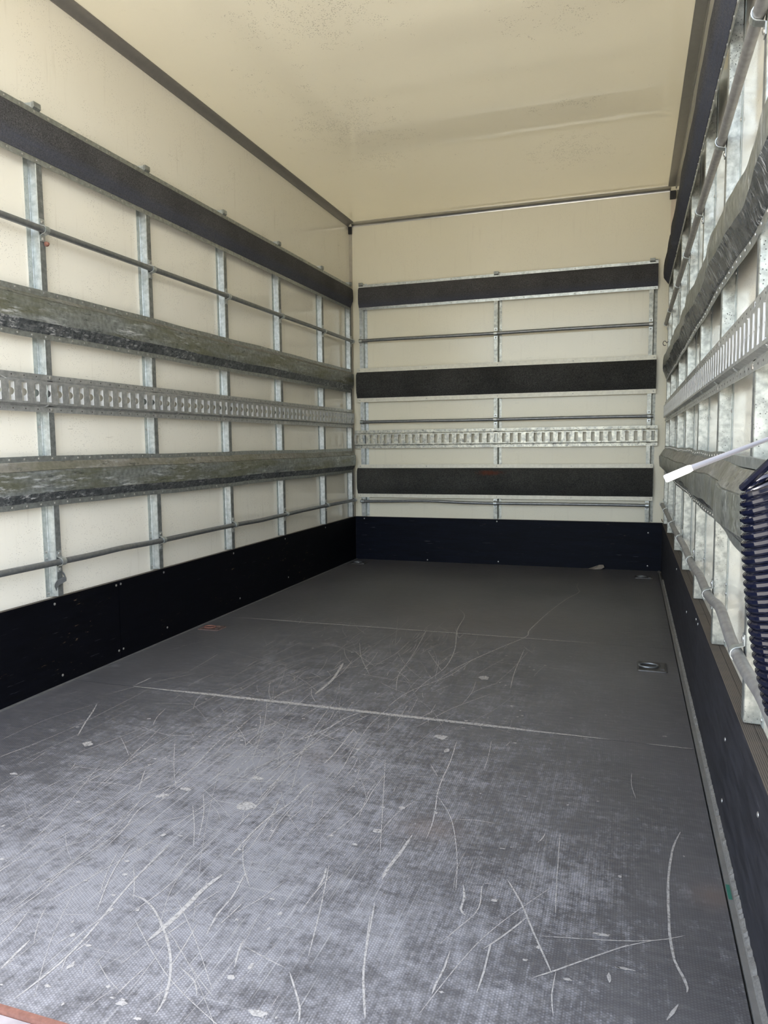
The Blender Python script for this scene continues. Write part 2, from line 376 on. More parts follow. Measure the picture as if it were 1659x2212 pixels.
# wall frames: (along, depth from the panel, height) -> world
def LW(s, d, z): return (d, s, z)
def RW(s, d, z): return (XR-d, s, z)
def BW(s, d, z): return (s, D-d, z)
WALL = {'left': LW, 'right': RW, 'back': BW}
def screw(mb, Fw, s, d, z, r=0.006, h=0.003, mi=0, n=8):
    rings = [[Fw(s+rr*math.cos(2*math.pi*k/n), d+dd, z+rr*math.sin(2*math.pi*k/n)) for k in range(n)] for rr, dd in ((r, -0.0003), (r*0.95, h*0.5), (r*0.5, h))]
    mb.sweep(rings, mi)
SCR= [(4,[(1.017,0.951),(1.05,0.947),(1.086,0.928),(1.126,0.895),(1.16,0.863),(1.19,0.827),(1.213,0.792),(1.231,0.753),(1.235,0.723)]),(3.5,[(1.13,1.108),(1.127,1.178),(1.128,1.246),(1.137,1.306),(1.15,1.361),(1.147,1.431),(1.156,1.459)]),(3,[(1.211,0.897),(1.2,0.95),(1.2,0.998),(1.191,1.047),(1.185,1.08)]),(9,[(1.127,0.855),(1.135,0.923),(1.137,1.007),(1.146,1.056)]),(4,[(0.948,0.728),(0.943,0.765),(0.939,0.798)]),(4,[(1.018,0.686),(1.027,0.764),(1.022,0.837),(1.003,0.943),(0.993,1.024),(0.986,1.125)]),(2.5,[(0.871,1.048),(0.86,1.133),(0.836,1.218),(0.84,1.299),(0.831,1.438),(0.805,1.613),(0.817,1.72)]),(2,[(0.849,0.823),(0.857,0.904),(0.845,0.993),(0.855,1.102),(0.856,1.224),(0.86,1.393)]),(4,[(1.014,1.676),(1.052,1.765),(1.079,1.875),(1.109,1.934)]),(2,[(0.76,1.311),(0.715,1.31),(0.652,1.303),(0.602,1.29)]),(2,[(0.74,1.64),(0.669,1.605),(0.604,1.611),(0.532,1.634)]),(4,[(0.402,1.523),(0.35,1.616),(0.311,1.693),(0.275,1.756)]),(4,[(1.336,1.07),(1.334,1.107),(1.324,1.14)]),(3,[(1.295,0.844),(1.282,0.879),(1.277,0.906)]),(2,[(1.524,0.811),(1.49,0.896),(1.468,0.972),(1.453,1.031)]),(2.5,[(1.214,0.818),(1.252,0.799),(1.271,0.776)]),(3,[(1.381,0.861),(1.406,0.829),(1.428,0.798),(1.437,0.774)]),(1.5,[(0.844,1.526),(0.92,1.537),(0.995,1.561)]),(1.5,[(0.304,1.348),(0.343,1.558),(0.349,1.916)]),(1.5,[(0.216,1.432),(0.223,1.596),(0.275,1.756)]),(5,[(0.277,1.944),(0.28,2.009),(0.284,2.024)]),(3,[(1.662,1.203),(1.696,1.141),(1.725,1.072),(1.754,1.007),(1.764,0.983)]),(2.5,[(1.739,0.962),(1.77,0.988),(1.82,1.033),(1.871,1.077),(1.914,1.105)]),(2,[(1.741,1.062),(1.817,1.078),(1.889,1.096),(1.936,1.116),(1.965,1.135)]),(4,[(1.978,1.477),(1.961,1.412),(1.949,1.324),(1.944,1.255),(1.942,1.186),(1.941,1.123),(1.945,1.067),(1.955,1.034),(1.96,1.01),(1.958,1.0)]),(2,[(1.586,0.992),(1.606,1.041),(1.625,1.085),(1.628,1.12),(1.623,1.153),(1.623,1.176),(1.636,1.179)]),(4,[(1.588,1.161),(1.598,1.124),(1.599,1.09),(1.61,1.077)]),(3,[(1.602,0.882),(1.603,0.911),(1.606,0.943),(1.606,0.982)]),(3,[(1.664,0.906),(1.666,0.952),(1.665,0.995),(1.665,1.017)]),(3,[(1.656,1.003),(1.683,1.047),(1.713,1.106)]),(2.5,[(1.481,1.294),(1.479,1.346),(1.469,1.415),(1.455,1.49),(1.448,1.562),(1.443,1.669),(1.43,1.803)]),(6,[(1.44,1.133),(1.44,1.172),(1.447,1.242),(1.45,1.298)]),(3,[(1.523,0.81),(1.496,0.877),(1.483,0.92),(1.47,0.973),(1.45,1.063)]),(2,[(1.776,0.896),(1.77,0.935),(1.771,0.985)]),(5,[(1.928,0.936),(1.945,0.972)]),(2,[(1.282,1.227),(1.311,1.355),(1.307,1.456),(1.307,1.551)]),(1.5,[(1.28,1.633),(1.342,1.431),(1.411,1.205)]),(1.5,[(1.517,1.388),(1.566,1.398),(1.606,1.396)]),(3,[(1.139,1.561),(1.141,1.635),(1.131,1.798)]),(2,[(1.196,1.471),(1.194,1.55),(1.177,1.678),(1.164,1.844),(1.174,1.984)]),(1.5,[(1.757,1.127),(1.75,1.231),(1.741,1.399)]),(1.5,[(1.458,1.479),(1.512,1.387),(1.556,1.25),(1.579,1.14)]),(2,[(1.387,2.179),(1.412,2.246),(1.466,2.336)]),(4,[(1.596,4.234),(1.594,4.104),(1.615,3.947),(1.564,3.747),(1.511,3.435),(1.477,3.169),(1.464,3.037),(1.464,2.942),(1.387,2.743),(1.322,2.566),(1.279,2.428),(1.252,2.289)]),(3,[(1.081,3.376),(1.138,3.24),(1.164,2.976),(1.222,2.675),(1.242,2.452),(1.226,2.313)]),(9,[(0.867,2.377),(0.902,2.185),(0.904,2.037)]),(2.5,[(1.036,2.939),(1.085,2.554),(1.105,2.309),(1.149,2.139)]),(2.5,[(1.484,2.751),(1.49,2.457),(1.503,2.274)]),(2.5,[(1.167,1.996),(1.193,2.152),(1.278,2.345),(1.316,2.546)]),(2.5,[(0.416,2.948),(0.636,2.956),(0.954,2.916)])]
FLK= [(1.057,1.303,0.03,0.025),(0.47,1.485,0.018,0.016),(0.847,1.29,0.016,0.013),(1.048,0.768,0.005,0.011),(1.176,0.727,0.01,0.005),(1.318,0.854,0.005,0.009),(1.375,0.772,0.016,0.008),(1.016,1.435,0.015,0.011),(0.969,1.0,0.006,0.005),(0.879,1.336,0.021,0.009),(0.421,1.278,0.014,0.006),(1.379,1.813,0.024,0.019),(1.419,1.729,0.008,0.013),(1.395,1.401,0.008,0.011),(1.374,1.293,0.011,0.009),(1.849,0.997,0.004,0.011),(1.835,1.095,0.016,0.005),(1.398,2.355,0.023,0.025),(1.872,1.024,0.015,0.003),(1.723,0.997,0.005,0.003),(1.033,0.658,0.01,0.007)]
# ------------------------------------------------------------------ shell
m = MB(); m.box(-0.04, 0, Y0, D, -0.018, H); struct('wall_left', m, MW)
m = MB(); m.box(XR, XR+0.04, Y0, D, -0.018, H); struct('wall_right', m, MW)
m = MB(); m.box(-0.04, XR+0.04, D, D+0.04, -0.018, H); struct('wall_back', m, MB_)
m = MB(); m.box(-0.04, XR+0.04, Y0, D+0.04, H, H+0.003); struct('ceiling', m, MC)
# floor: bed with three plywood sheets on it
GL = 2.040
m = MB(); m.box(-0.04, XR+0.04, Y0, D+0.04, -0.06, -0.018)
fl = struct('floor', m, M_ANG)
def wear_at(x, y):
    W1 = 0.37 + 0.24*math.exp(-((y-1.1)/0.8)**2)*math.exp(-((x-1.05)/0.75)**2)
    W1 += 0.22*math.exp(-((y-1.55)/0.28)**2-((x-1.0)/0.35)**2) + 0.16*math.exp(-((y-0.9)/0.35)**2-((x-1.0)/0.7)**2)
    W1 += 0.22*math.exp(-((y-1.24)/0.08)**2-((x-1.78)/0.08)**2) + 0.10*math.exp(-((y-2.35)/0.5)**2-((x-0.95)/0.5)**2)
    W1 -= 0.12*math.exp(-((x-0.2)/0.28)**2) + 0.14*math.exp(-((y-3.8)/0.9)**2) + 0.10*math.exp(-((x-1.95)/0.14)**2)
    dn = sum(max(0, a*math.exp(-((x-px)/rx)**2-((y-py)/ry)**2)) for px, py, rx, ry, a in
        ((1.42, 0.88, .035, .05, .45), (1.22, 1.02, .03, .05, .35), (1.08, 2.75, .12, .10, .45), (0.72, 2.50, .16, .08, .35), (1.20, 3.15, .14, .10, .4), (0.84, 2.30, .10, .07, .3),
         (1.5, 3.9, .3, .12, .3), (0.9, 4.3, .35, .10, .3), (0.92, 1.25, .08, .06, .25), (1.1, 0.82, .05, .05, .3), (0.62, 1.5, .1, .06, .2), (1.55, 1.12, .05, .04, .25), (1.991, 1.228, .008, .007, 1.0)))
    br = sum(a*math.exp(-((x-px)/rx)**2-((y-py)/ry)**2) for px, py, rx, ry, a in
        ((1.479, 1.336, .06, .04, .7), (2.02, 1.262, .035, .035, .9), (1.25, 3.2, .5, .4, .30), (1.1, 1.6, .06, .05, .2)))
    return max(0, min(1, W1)), min(1, dn), min(1, br)
def sheet(y0, y1):
    nx, ny = 90, max(2, int((y1-y0)/0.022)); m = MB()
    x0, x1 = KT+0.012, GL
    for j in range(ny+1):
        for i in range(nx+1): m.v.append((x0+(x1-x0)*i/nx, y0+(y1-y0)*j/ny, 0.0))
    for j in range(ny):
        for i in range(nx):
            a = j*(nx+1)+i; m.f.append((a, a+1, a+nx+2, a+nx+1)); m.mi.append(0)
    b0 = len(m.v)
    m.box(x0, x1, y0, y1, -0.017, -0.0006)
    o = obj('floor_sheet', m, M_FLOOR, parent=fl)
    me = o.data
    for p in me.polygons:
        if len(p.vertices) == 4 and p.index < nx*ny and p.normal.z < 0: p.flip()
    ca = me.color_attributes.new('wear', 'FLOAT_COLOR', 'POINT')
    for i, v in enumerate(me.vertices):
        a, d_, b_ = wear_at(v.co.x, v.co.y); ca.data[i].color = (a, d_, b_, 1)
    return o
sheet(Y0, 1.929); sheet(1.932, 2.918); sheet(2.921, D-KT-0.002)
# scratches traced on the floor, plus a family of finer ones
sm = MB()
RB = [0]
def ribbon(P, wmm, z=0.0007):
    RB[0] += 1; z = z + RB[0]*1.5e-6
    P = [Vector((a, b, 0)) for a, b in P]
    Q = []
    for i in range(len(P)-1):
        L_ = (P[i+1]-P[i]).length; n = max(2, int(L_/0.02))
        p0 = P[max(i-1, 0)]; p3 = P[min(i+2, len(P)-1)]
        for k in range(n):
            t_ = k/n
            Q.append(0.5*((2*P[i])+(P[i+1]-p0)*t_+(2*p0-5*P[i]+4*P[i+1]-p3)*t_*t_+(-p0+3*P[i]-3*P[i+1]+p3)*t_**3))
    Q.append(P[-1]); vs = []
    for i, q in enumerate(Q):
        tt = (Q[min(i+1, len(Q)-1)]-Q[max(i-1, 0)]).normalized(); a = Vector((-tt.y, tt.x, 0))
        e = min(1, 0.25+3*min(i, len(Q)-1-i)/max(1, len(Q)-1)*2)
        ww = wmm*0.0005*e
        wl = ww*random.uniform(0.8, 1.15); wr = ww*random.uniform(0.8, 1.15)
        vs += [(q.x+a.x*wl, q.y+a.y*wl, z), (q.x-a.x*wr, q.y-a.y*wr, z)]
    sm.add(vs, [(2*i, 2*i+1, 2*i+3, 2*i+2) for i in range(len(Q)-1)])
for wd, P in SCR: ribbon(P, wd*1.05)
ribbon([(0.28, 1.930), (0.8, 1.931), (1.3, 1.930), (1.83, 1.931)], 10, 0.0009)
ribbon([(0.45, 1.934), (0.8, 1.936), (1.2, 1.933), (1.6, 1.934)], 17, 0.0010)
ribbon([(0.12, 2.92), (0.7, 2.9195), (1.2, 2.92), (1.75, 2.9195)], 8, 0.0009)
ribbon([(1.92, 1.93), (2.035, 1.93)], 4, 0.0009)
rs = random.Random(11)
for i in range(620):
    big = rs.random()
    x = rs.gauss(0.92, 0.28); y = 0.70+rs.random()**1.25*2.3
    if not 0.1 < x < 1.98: continue
    ang = rs.choice([rs.gauss(math.pi/2+0.02, 0.07), rs.gauss(math.pi/2-0.22, 0.12), rs.gauss(math.pi/2+0.35, 0.25), rs.uniform(0, math.pi)])
    L_ = rs.uniform(0.03, 0.30)*(0.5 if big < 0.5 else 1 if big < 0.85 else 2.2); bd = rs.uniform(-0.05, 0.05)*L_
    d_ = Vector((math.cos(ang), math.sin(ang))); n_ = Vector((-d_.y, d_.x)); p_ = Vector((x, y))
    a_, b_, c_ = p_-d_*L_/2, p_+n_*bd, p_+d_*L_/2
    if min(a_.y, c_.y) < Y0+0.01 or max(a_.x, c_.x) > 2.0: continue
    ribbon([tuple(a_), tuple(b_), tuple(c_)], rs.choice([0.6, 0.8, 1.1, 1.5, 2.0]), 0.0005)
for (x, y, rx, ry) in FLK + [(rs.gauss(1.15, .4), 0.7+rs.random()**1.4*2.0, rs.uniform(.002, .008), rs.uniform(.0015, .006)) for _ in range(150)]:
    if not (0.06 < x < 2.02 and y > Y0+0.01): continue
    n = 12; a0 = rs.uniform(0, 3)
    k = [rs.uniform(0.55, 1.1) for _ in range(n)]
    sm.add([(x+rx*k[j]*math.cos(a0+2*math.pi*j/n), y+ry*k[j]*math.sin(a0+2*math.pi*j/n), 0.0011) for j in range(n)], [tuple(range(n))])
so_ = obj('scratch_marks', sm, M_SCR, parent=fl); so_['kind'] = 'stuff'
for p in so_.data.polygons:
    if p.normal.z < 0: p.flip()

# rear edge of the floor, rusty, and sill beyond
m = MB(); m.box(-0.04, XR+0.04, Y0-0.010, Y0-0.001, -0.05, 0.003); struct('trim_1', m, M_RUST)
m = MB(); m.box(-0.04, XR+0.04, Y0-0.20, Y0-0.011, -0.05, -0.004); struct('trim_2', m, M_SILL)

# kick boards
def baseboard(name, cuts, make, mats, screws, lw):
    m = MB(); make(m, None, None)
    bb = struct(name, m, M_EDGE)
    for a, b_ in cuts:
        m = MB(); make(m, a, b_)
        o = obj('plywood_board', m, mats, parent=bb)
    for (s, z) in screws:
        m = MB(); screw(m, lw[0], s, lw[1], z, 0.0048, 0.002)
        obj('screw', m, M_SCREW, parent=bb, smooth=True)
    return bb
def mkL(m, a, b_):
    if a is None: m.box(0.0, 0.010, Y0, D, 0.0, KH-0.003); return
    m.box(0.0105, KT, a, b_, 0.0, KH-0.0015); 
    m.box(0.0105, KT, a, b_, KH-0.0014, KH, 1)
baseboard('baseboard_left', ((Y0, 2.1915), (2.1945, D-KT-0.001)), mkL, [M_BL, M_EDGE],
    [(1.865, .283), (1.885, .03), (2.180, .288), (2.206, .289), (2.180, .035), (2.206, .036), (2.48, .287), (2.49, .05), (3.05, .285), (3.1, .05), (3.62, .285), (3.65, .06), (4.2, .285)], (LW, KT))
def mkR(m, a, b_):
    t_ = XR-XKR
    if a is None: m.box(XR-0.013, XR, Y0, D, 0.0, KH); return
    m.box(XKR, XR-0.0138, a, b_, 0.0, KH-0.0015); m.box(XKR, XR-0.0138, a, b_, KH-0.0014, KH, 1)
baseboard('baseboard_right', ((Y0, 2.198), (2.201, D-KT-0.001)), mkR, [M_BR, M_EDGE],
    [(1.5, .20), (1.52, .06), (2.17, .28), (2.23, .28), (2.6, .22), (3.2, .27), (1.1, .24)], (RW, XR-XKR))
def mkB(m, a, b_):
    if a is None: m.box(KT, XKR, D-0.008, D, 0.0, KH-0.003); return
    m.box(a, b_, D-KT, D-0.0085, 0.0, KH-0.0015); m.box(a, b_, D-KT, D-0.0085, KH-0.0014, KH, 1)
baseboard('baseboard_back', ((KT, XKR),), mkB, [M_BB, M_EDGE],
    [(0.09, .29), (1.03, .29), (1.04, .02), (1.98, .24), (1.98, .03), (0.55, .012)], (BW, KT))

# floor angles
m = MB(); m.box(KT, KT+0.011, Y0, D-KT, -0.017, 0.002); struct('trim_3', m, M_ANG)
m = MB(); m.box(GL+0.0035, GL+0.0125, Y0, D-KT, -0.017, 0.004); t4 = struct('trim_4', m, plain('angle_paler', (0.20, 0.195, 0.185), 0.5, 0.3, 0.2))
m = MB(); m.box(GL+0.0035, GL+0.010, 1.255, 1.30, 0.0042, 0.0048)
o = obj('paint_spot', m, plain('green_paint', (0.03, 0.14, 0.10), 0.6), parent=t4); o['label'] = 'green paint spot'
rg = random.Random(3); rings = []; yy = Y0
while yy < 4.4:
    k = rg.uniform(0.6, 1.4)
    rings.append([(XKR-0.0078, yy, 0.003), (XKR-0.006, yy, 0.0055*k+0.003), (XKR-0.002, yy, 0.008*k+0.003), (XKR+0.0005, yy, 0.009*k+0.004), (XKR+0.0005, yy, -0.01)]); yy += 0.007
m = MB(); m.sweep(rings); struct('trim_5', m, M_SEAL, smooth=True)

# ceiling mouldings
def cove(P0, P1, prof):
    m = MB(); m.sweep([[Vector(P0)+Vector(q) for q in prof], [Vector(P1)+Vector(q) for q in prof]]); return m
pr = [(0, 0, 0)]+[(0.040*(1-math.cos(a)) if False else 0.004+0.036*math.sin(a), 0, -0.004-0.020*math.cos(a)) for a in [i*math.pi/16 for i in range(9)]]+[(0.043, 0, -0.004), (0.043, 0, 0)]
pr = [(0, 0, 0), (0, 0, -0.028), (0.004, 0, -0.028), (0.007, 0, -0.022), (0.012, 0, -0.016), (0.022, 0, -0.010), (0.034, 0, -0.006), (0.043, 0, -0.004), (0.043, 0, 0)]
struct('trim_6', cove((0, Y0, H-0.0003), (0, D-0.03, H-0.0003), pr), M_TRIMD, smooth=True)
pb = [(0, 0, 0), (0, 0, -0.026), (0, -0.004, -0.026), (0, -0.006, -0.020), (0, -0.012, -0.012), (0, -0.022, -0.007), (0, -0.036, -0.004), (0, -0.036, 0)]
struct('trim_7', cove((0.02, D, H-0.0003), (XR-0.03, D, H-0.0003), pb), M_TRIMS, smooth=True)
pq = [(0, 0, 0), (0, 0, -0.020), (-0.003, 0, -0.020), (-0.006, 0, -0.006), (-0.046, 0, -0.004), (-0.046, 0, 0)]
struct('trim_8', cove((XR, Y0, H-0.0003), (XR, D-0.03, H-0.0003), pq), plain('grey_flat_moulding', (0.30, 0.295, 0.27), 0.3, 0.4, 0.1), smooth=False)
# corner posts at the back wall and their black caps
m = MB(); m.box(0.0, 0.018, D-0.010, D, KH, H-0.03); struct('trim_9', m, plain('corner_strip', (0.50, 0.47, 0.40), 0.4, 0.2, 0.2))
m = MB(); m.box(XR-0.026, XR, D-0.008, D, KH, H-0.03); struct('trim_10', m, plain('corner_strip_pale', (0.72, 0.64, 0.52), 0.3, 0.0, 0.1))
for nm, xa, xb in (('corner_cap', 0.0, 0.024), ('corner_cap', XR-0.034, XR-0.002)):
    m = MB(); m.box(xa, xb, D-0.024, D-0.0105, H-0.075, H-0.027); m.box(xa+0.008, xa+0.015, D-0.028, D-0.0238, H-0.068, H-0.03, 0)
    o = obj(nm, m, M_DARK, loc=((xa+xb)/2, D-0.018, H-0.075)); side = 'left' if xa < 1 else 'right'
    tag(o, 'small black plastic cap in the upper %s corner of the back wall' % side, 'bracket', 'corner caps of the back wall')

# ------------------------------------------------------------------ studs
def sname(Fw): return [k for k, v in WALL.items() if v is Fw][0]
def stud(Fw, s0, label, group, mats, z0=KH+0.003, z1=1.912, flip=False, holes=True):
    base = Fw(s0+0.024, 0, z0); o = thing('wall_stud', base, label, 'stud', group)
    sg = -1 if flip else 1
    q0 = s0+0.048 if flip else s0
    P = [(0, 0.0003), (0, 0.0022), (0.0150, 0.0030), (0.0162, 0.0006), (0.0180, 0.0006), (0.0192, 0.0030), (0.0215, 0.0285), (0.024, 0.030), (0.048, 0.030), (0.048, 0.0275), (0.025, 0.0275), (0.0215, 0.0003)]
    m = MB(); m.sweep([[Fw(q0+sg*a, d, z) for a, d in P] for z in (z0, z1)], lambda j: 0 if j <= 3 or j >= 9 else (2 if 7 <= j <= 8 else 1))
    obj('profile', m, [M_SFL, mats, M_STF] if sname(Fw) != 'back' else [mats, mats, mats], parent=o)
    m = MB()
    for z in ((z0+0.012, z0+0.13, 0.46, 0.88, 1.20, 1.545, 1.905) if holes else (z0+0.012, 1.545)): screw(m, Fw, q0+sg*0.009, 0.0028, z, 0.0048, 0.0024)
    if m.v: obj('fixings', m, M_SCREW, parent=o, smooth=True)['kind'] = 'stuff'
    # folded tab at the head, clipped above the top rail
    m = MB(); a, b_ = sorted((q0+sg*0.018, q0+sg*0.048))
    pts = [Fw(a, 0.0302, 1.888), Fw(b_, 0.0302, 1.888), Fw(b_, 0.0302, z1), Fw(a, 0.0302, z1), Fw(a, 0.040, 1.896), Fw(b_, 0.040, 1.896), Fw(b_, 0.040, z1), Fw(a, 0.040, z1)]
    m.add(pts, [(0, 1, 2, 3), (4, 5, 6, 7), (0, 1, 5, 4), (1, 2, 6, 5), (2, 3, 7, 6), (3, 0, 4, 7)])
    obj('head_clip', m, M_FL, parent=o)
    return o
LY = [1.278, 1.855, 2.425, 3.010, 3.580, 4.170, 4.655]
RY = [0.72, 1.29, 1.83, 2.39, 2.95, 3.50, 4.18, 4.655]
nm = ['nearest the opening', 'second from the opening', 'third from the opening', 'fourth from the opening', 'fifth from the opening', 'sixth, beside the back corner']
for i, y in enumerate(LY[1:]):
    stud(LW, y, 'galvanised steel stud on the left wall, %s' % nm[i], 'studs of the left wall', M_STUD)
nr = ['nearest the camera behind the coiled cable', 'second from the camera', 'third from the camera', 'fourth from the camera', 'fifth from the camera', 'sixth from the camera', 'in the back corner']
for i, y in enumerate(RY[1:]):
    stud(RW, y, 'spangled galvanised stud on the right wall, %s' % nr[i], 'studs of the right wall', M_STUDW)
for x, lb in ((0.075, 'grey galvanised stud at the left end of the back wall'), (1.008, 'galvanised stud in the middle of the back wall'), (1.957, 'heavily spangled stud at the right end of the back wall')):
    stud(BW, x, lb, 'studs of the back wall', M_STUD if x < 0.5 else M_STUDW, flip=True, holes=False)

# ------------------------------------------------------------------ rails
def rail_pts(s, Fw, prof, seed, amp, z0, dents):
    R = []
    for (d, z) in prof:
        k = seed*1.7+z*9
        wz = amp*(0.55*math.sin(s*5.1+seed)+0.3*math.sin(s*13.7+seed*2.3)+0.06*math.sin(s*37+seed))
        wd = amp*(0.7*math.sin(s*7.3+k)+0.45*math.sin(s*17.1+k*1.3)+0.12*math.sin(s*47+k*2.7))
        lift = (d-0.030)/0.022 if d > 0.031 else 0
        dd = d + wd*(0.25+0.9*lift)*(1 if d > 0.0305 else 0)
        for (c, wdt, dz, ddp) in dents:
            g_ = math.exp(-((s-c)/wdt)**2); wz += dz*g_; dd += ddp*g_*(1 if lift > 0 else 0)
        R.append(Fw(s, max(0.0305, dd) if d > 0.0302 else d, z+wz))
    return R
def rail(kind, Fw, s0, s1, z0, z1, label, cat, group, mats, prof_f, seed=1, amp=0.0, dents=(), step=0.03, rivet=0.06, fl_m=None, cz=0.018, clip=0.0):
    o = thing(kind, Fw((s0+s1)/2, 0.03, z0), label, cat, group)
    n = max(1, int((s1-s0)/step)); ss = [s0+(s1-s0)*i/n for i in range(n+1)]
    # flanges (upper, lower)
    for nm_, a, b_ in (('lower_flange', z0, z0+cz), ('upper_flange', z1-cz, z1)):
        pf = [(0.0302, a), (0.0322, a), (0.0322, b_), (0.0302, b_)]
        m = MB(); m.sweep([rail_pts(s, Fw, pf, seed+(0.5 if nm_ == 'upper_flange' else 0), amp*0.9, z0, dents) for s in ss])
        obj(nm_, m, fl_m or M_FL, parent=o)
    P, mi = prof_f(z0+cz, z1-cz)
    m = MB(); m.sweep([rail_pts(s, Fw, P, seed, amp, z0, dents) for s in [s0-clip+(s1-s0+2*clip)*i/n for i in range(n+1)]], mi)
    obj('carpet_pad' if cat == 'padded rail' else 'steel_cover', m, mats, parent=o, smooth=True)
    if rivet:
        m = MB(); s = s0+0.02
        while s < s1-0.01:
            for z in (z0+cz*0.5, z1-cz*0.5):
                wz = rail_pts(s, Fw, [(0.032, z)], seed+(0.5 if z > (z0+z1)/2 else 0), amp*0.9, z0, dents)[0][2]-z
                screw(m, Fw, s, 0.0322+amp*0.3, z+wz, 0.0040, 0.0018, n=7)
            s += rivet
        q = obj('rivets', m, M_SCREW if cat != 'padded rail' or True else M_SCREW, parent=o); q['kind'] = 'stuff'
    return o
def pad_prof(dep, lo=0.022, up=0.016, rnd=0.006):
    def f_(a, b_):
        P = [(0.0302, a), (0.034, a), (dep-rnd, a+lo-rnd*0.6), (dep, a+lo+rnd), (dep+0.002, (a+b_)/2), (dep, b_-up-rnd), (dep-rnd, b_-up+rnd*0.6), (0.034, b_), (0.0302, b_)]
        return P, 0
    return f_
def steel_prof(dep, lo, up):
    def f_(a, b_):
        P = [(0.0302, a), (0.033, a), (0.037, a+0.004), (dep-0.006, a+lo*0.8), (dep, a+lo), (dep+0.001, a+lo+0.02), (dep+0.001, b_-up-0.015), (dep, b_-up), (dep-0.0015, b_-up+0.0006), (dep-0.0045, b_-up+0.0004), (dep-0.0035, b_-up+0.003), (dep-0.007, b_-up*0.75), (0.036, b_-0.003), (0.033, b_), (0.0302, b_)]
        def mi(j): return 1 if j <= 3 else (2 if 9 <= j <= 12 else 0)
        return P, mi
    return f_
rail('padded_rail', LW, Y0+0.05, 4.665, 1.724, 1.893, 'long navy carpet-padded rail highest on the left wall', 'padded rail', None, M_CAR, pad_prof(0.052, 0.034, 0.012), 1, 0.0006, clip=0.02)
rail('rub_rail', LW, Y0+0.05, 4.665, 1.166, 1.324, 'dented olive-grey steel rub rail on the left wall above the slotted track', 'rail', 'rub rails of the left wall', [M_RAIL, M_RAILD, M_RAILW], steel_prof(0.052, 0.034, 0.016), 2, 0.0028, step=0.02, clip=0.02)
rail('rub_rail', LW, Y0+0.05, 4.665, 0.616, 0.783, 'dented olive-grey steel rub rail on the left wall below the slotted track', 'rail', 'rub rails of the left wall', [M_RAIL, M_RAILD, M_RAILW], steel_prof(0.052, 0.030, 0.030), 3, 0.0028, step=0.02, clip=0.02)
rail('padded_rail', RW, Y0+0.05, 4.665, 1.724, 1.893, 'bluish carpet-padded rail high on the right wall, creased near its far end', 'padded rail', None, M_CAR, pad_prof(0.060, 0.032, 0.014), 4, 0.0012, dents=((3.95, 0.04, -0.004, -0.014),), clip=0.02)
rail('rub_rail', RW, Y0+0.05, 4.665, 1.166, 1.324, 'crumpled silvery rub rail on the right wall above the slotted track', 'rail', 'rub rails of the right wall', [M_RAIL2, M_RAILD2, M_RAILW], steel_prof(0.056, 0.048, 0.016), 5, 0.0034, dents=((1.4, 0.25, -0.012, 0), (3.3, 0.12, 0.006, -0.006), (2.6, 0.2, 0.004, 0)), step=0.015, clip=0.02)
rail('rub_rail', RW, Y0+0.05, 4.665, 0.616, 0.783, 'crumpled rub rail on the right wall below the slotted track, bulging at the front', 'rail', 'rub rails of the right wall', [M_RAIL2, M_RAILD2, M_RAILW], steel_prof(0.058, 0.026, 0.040), 6, 0.0040, dents=((1.35, 0.22, -0.004, 0.012), (2.5, 0.08, -0.004, -0.010)), step=0.015, clip=0.02)
rail('padded_rail', BW, 0.074, 2.005, 1.729, 1.899, 'navy charcoal carpeted rail, topmost on the back wall', 'padded rail', 'carpeted rails of the back wall', M_CAR, pad_prof(0.048, 0.020, 0.012), 7, 0.0005, rivet=0.158, fl_m=M_STUD)
rail('padded_rail', BW, 0.052, 2.006, 1.103, 1.336, 'charcoal carpeted rail between pale strips, middle one of the back wall', 'padded rail', 'carpeted rails of the back wall', M_CARB, pad_prof(0.050, 0.030, 0.016), 8, 0.0005, rivet=0.48, fl_m=M_FLW, cz=0.028)
rail('padded_rail', BW, 0.048, 2.000, 0.442, 0.671, 'charcoal carpeted rail with a rust-red stain, lowest on the back wall', 'padded rail', 'carpeted rails of the back wall', M_CARC, pad_prof(0.050, 0.030, 0.016), 9, 0.0005, rivet=0.48, fl_m=M_FLW, cz=0.025)
# folded tear of the carpet near the far end of the right rail is part of that rail's dent

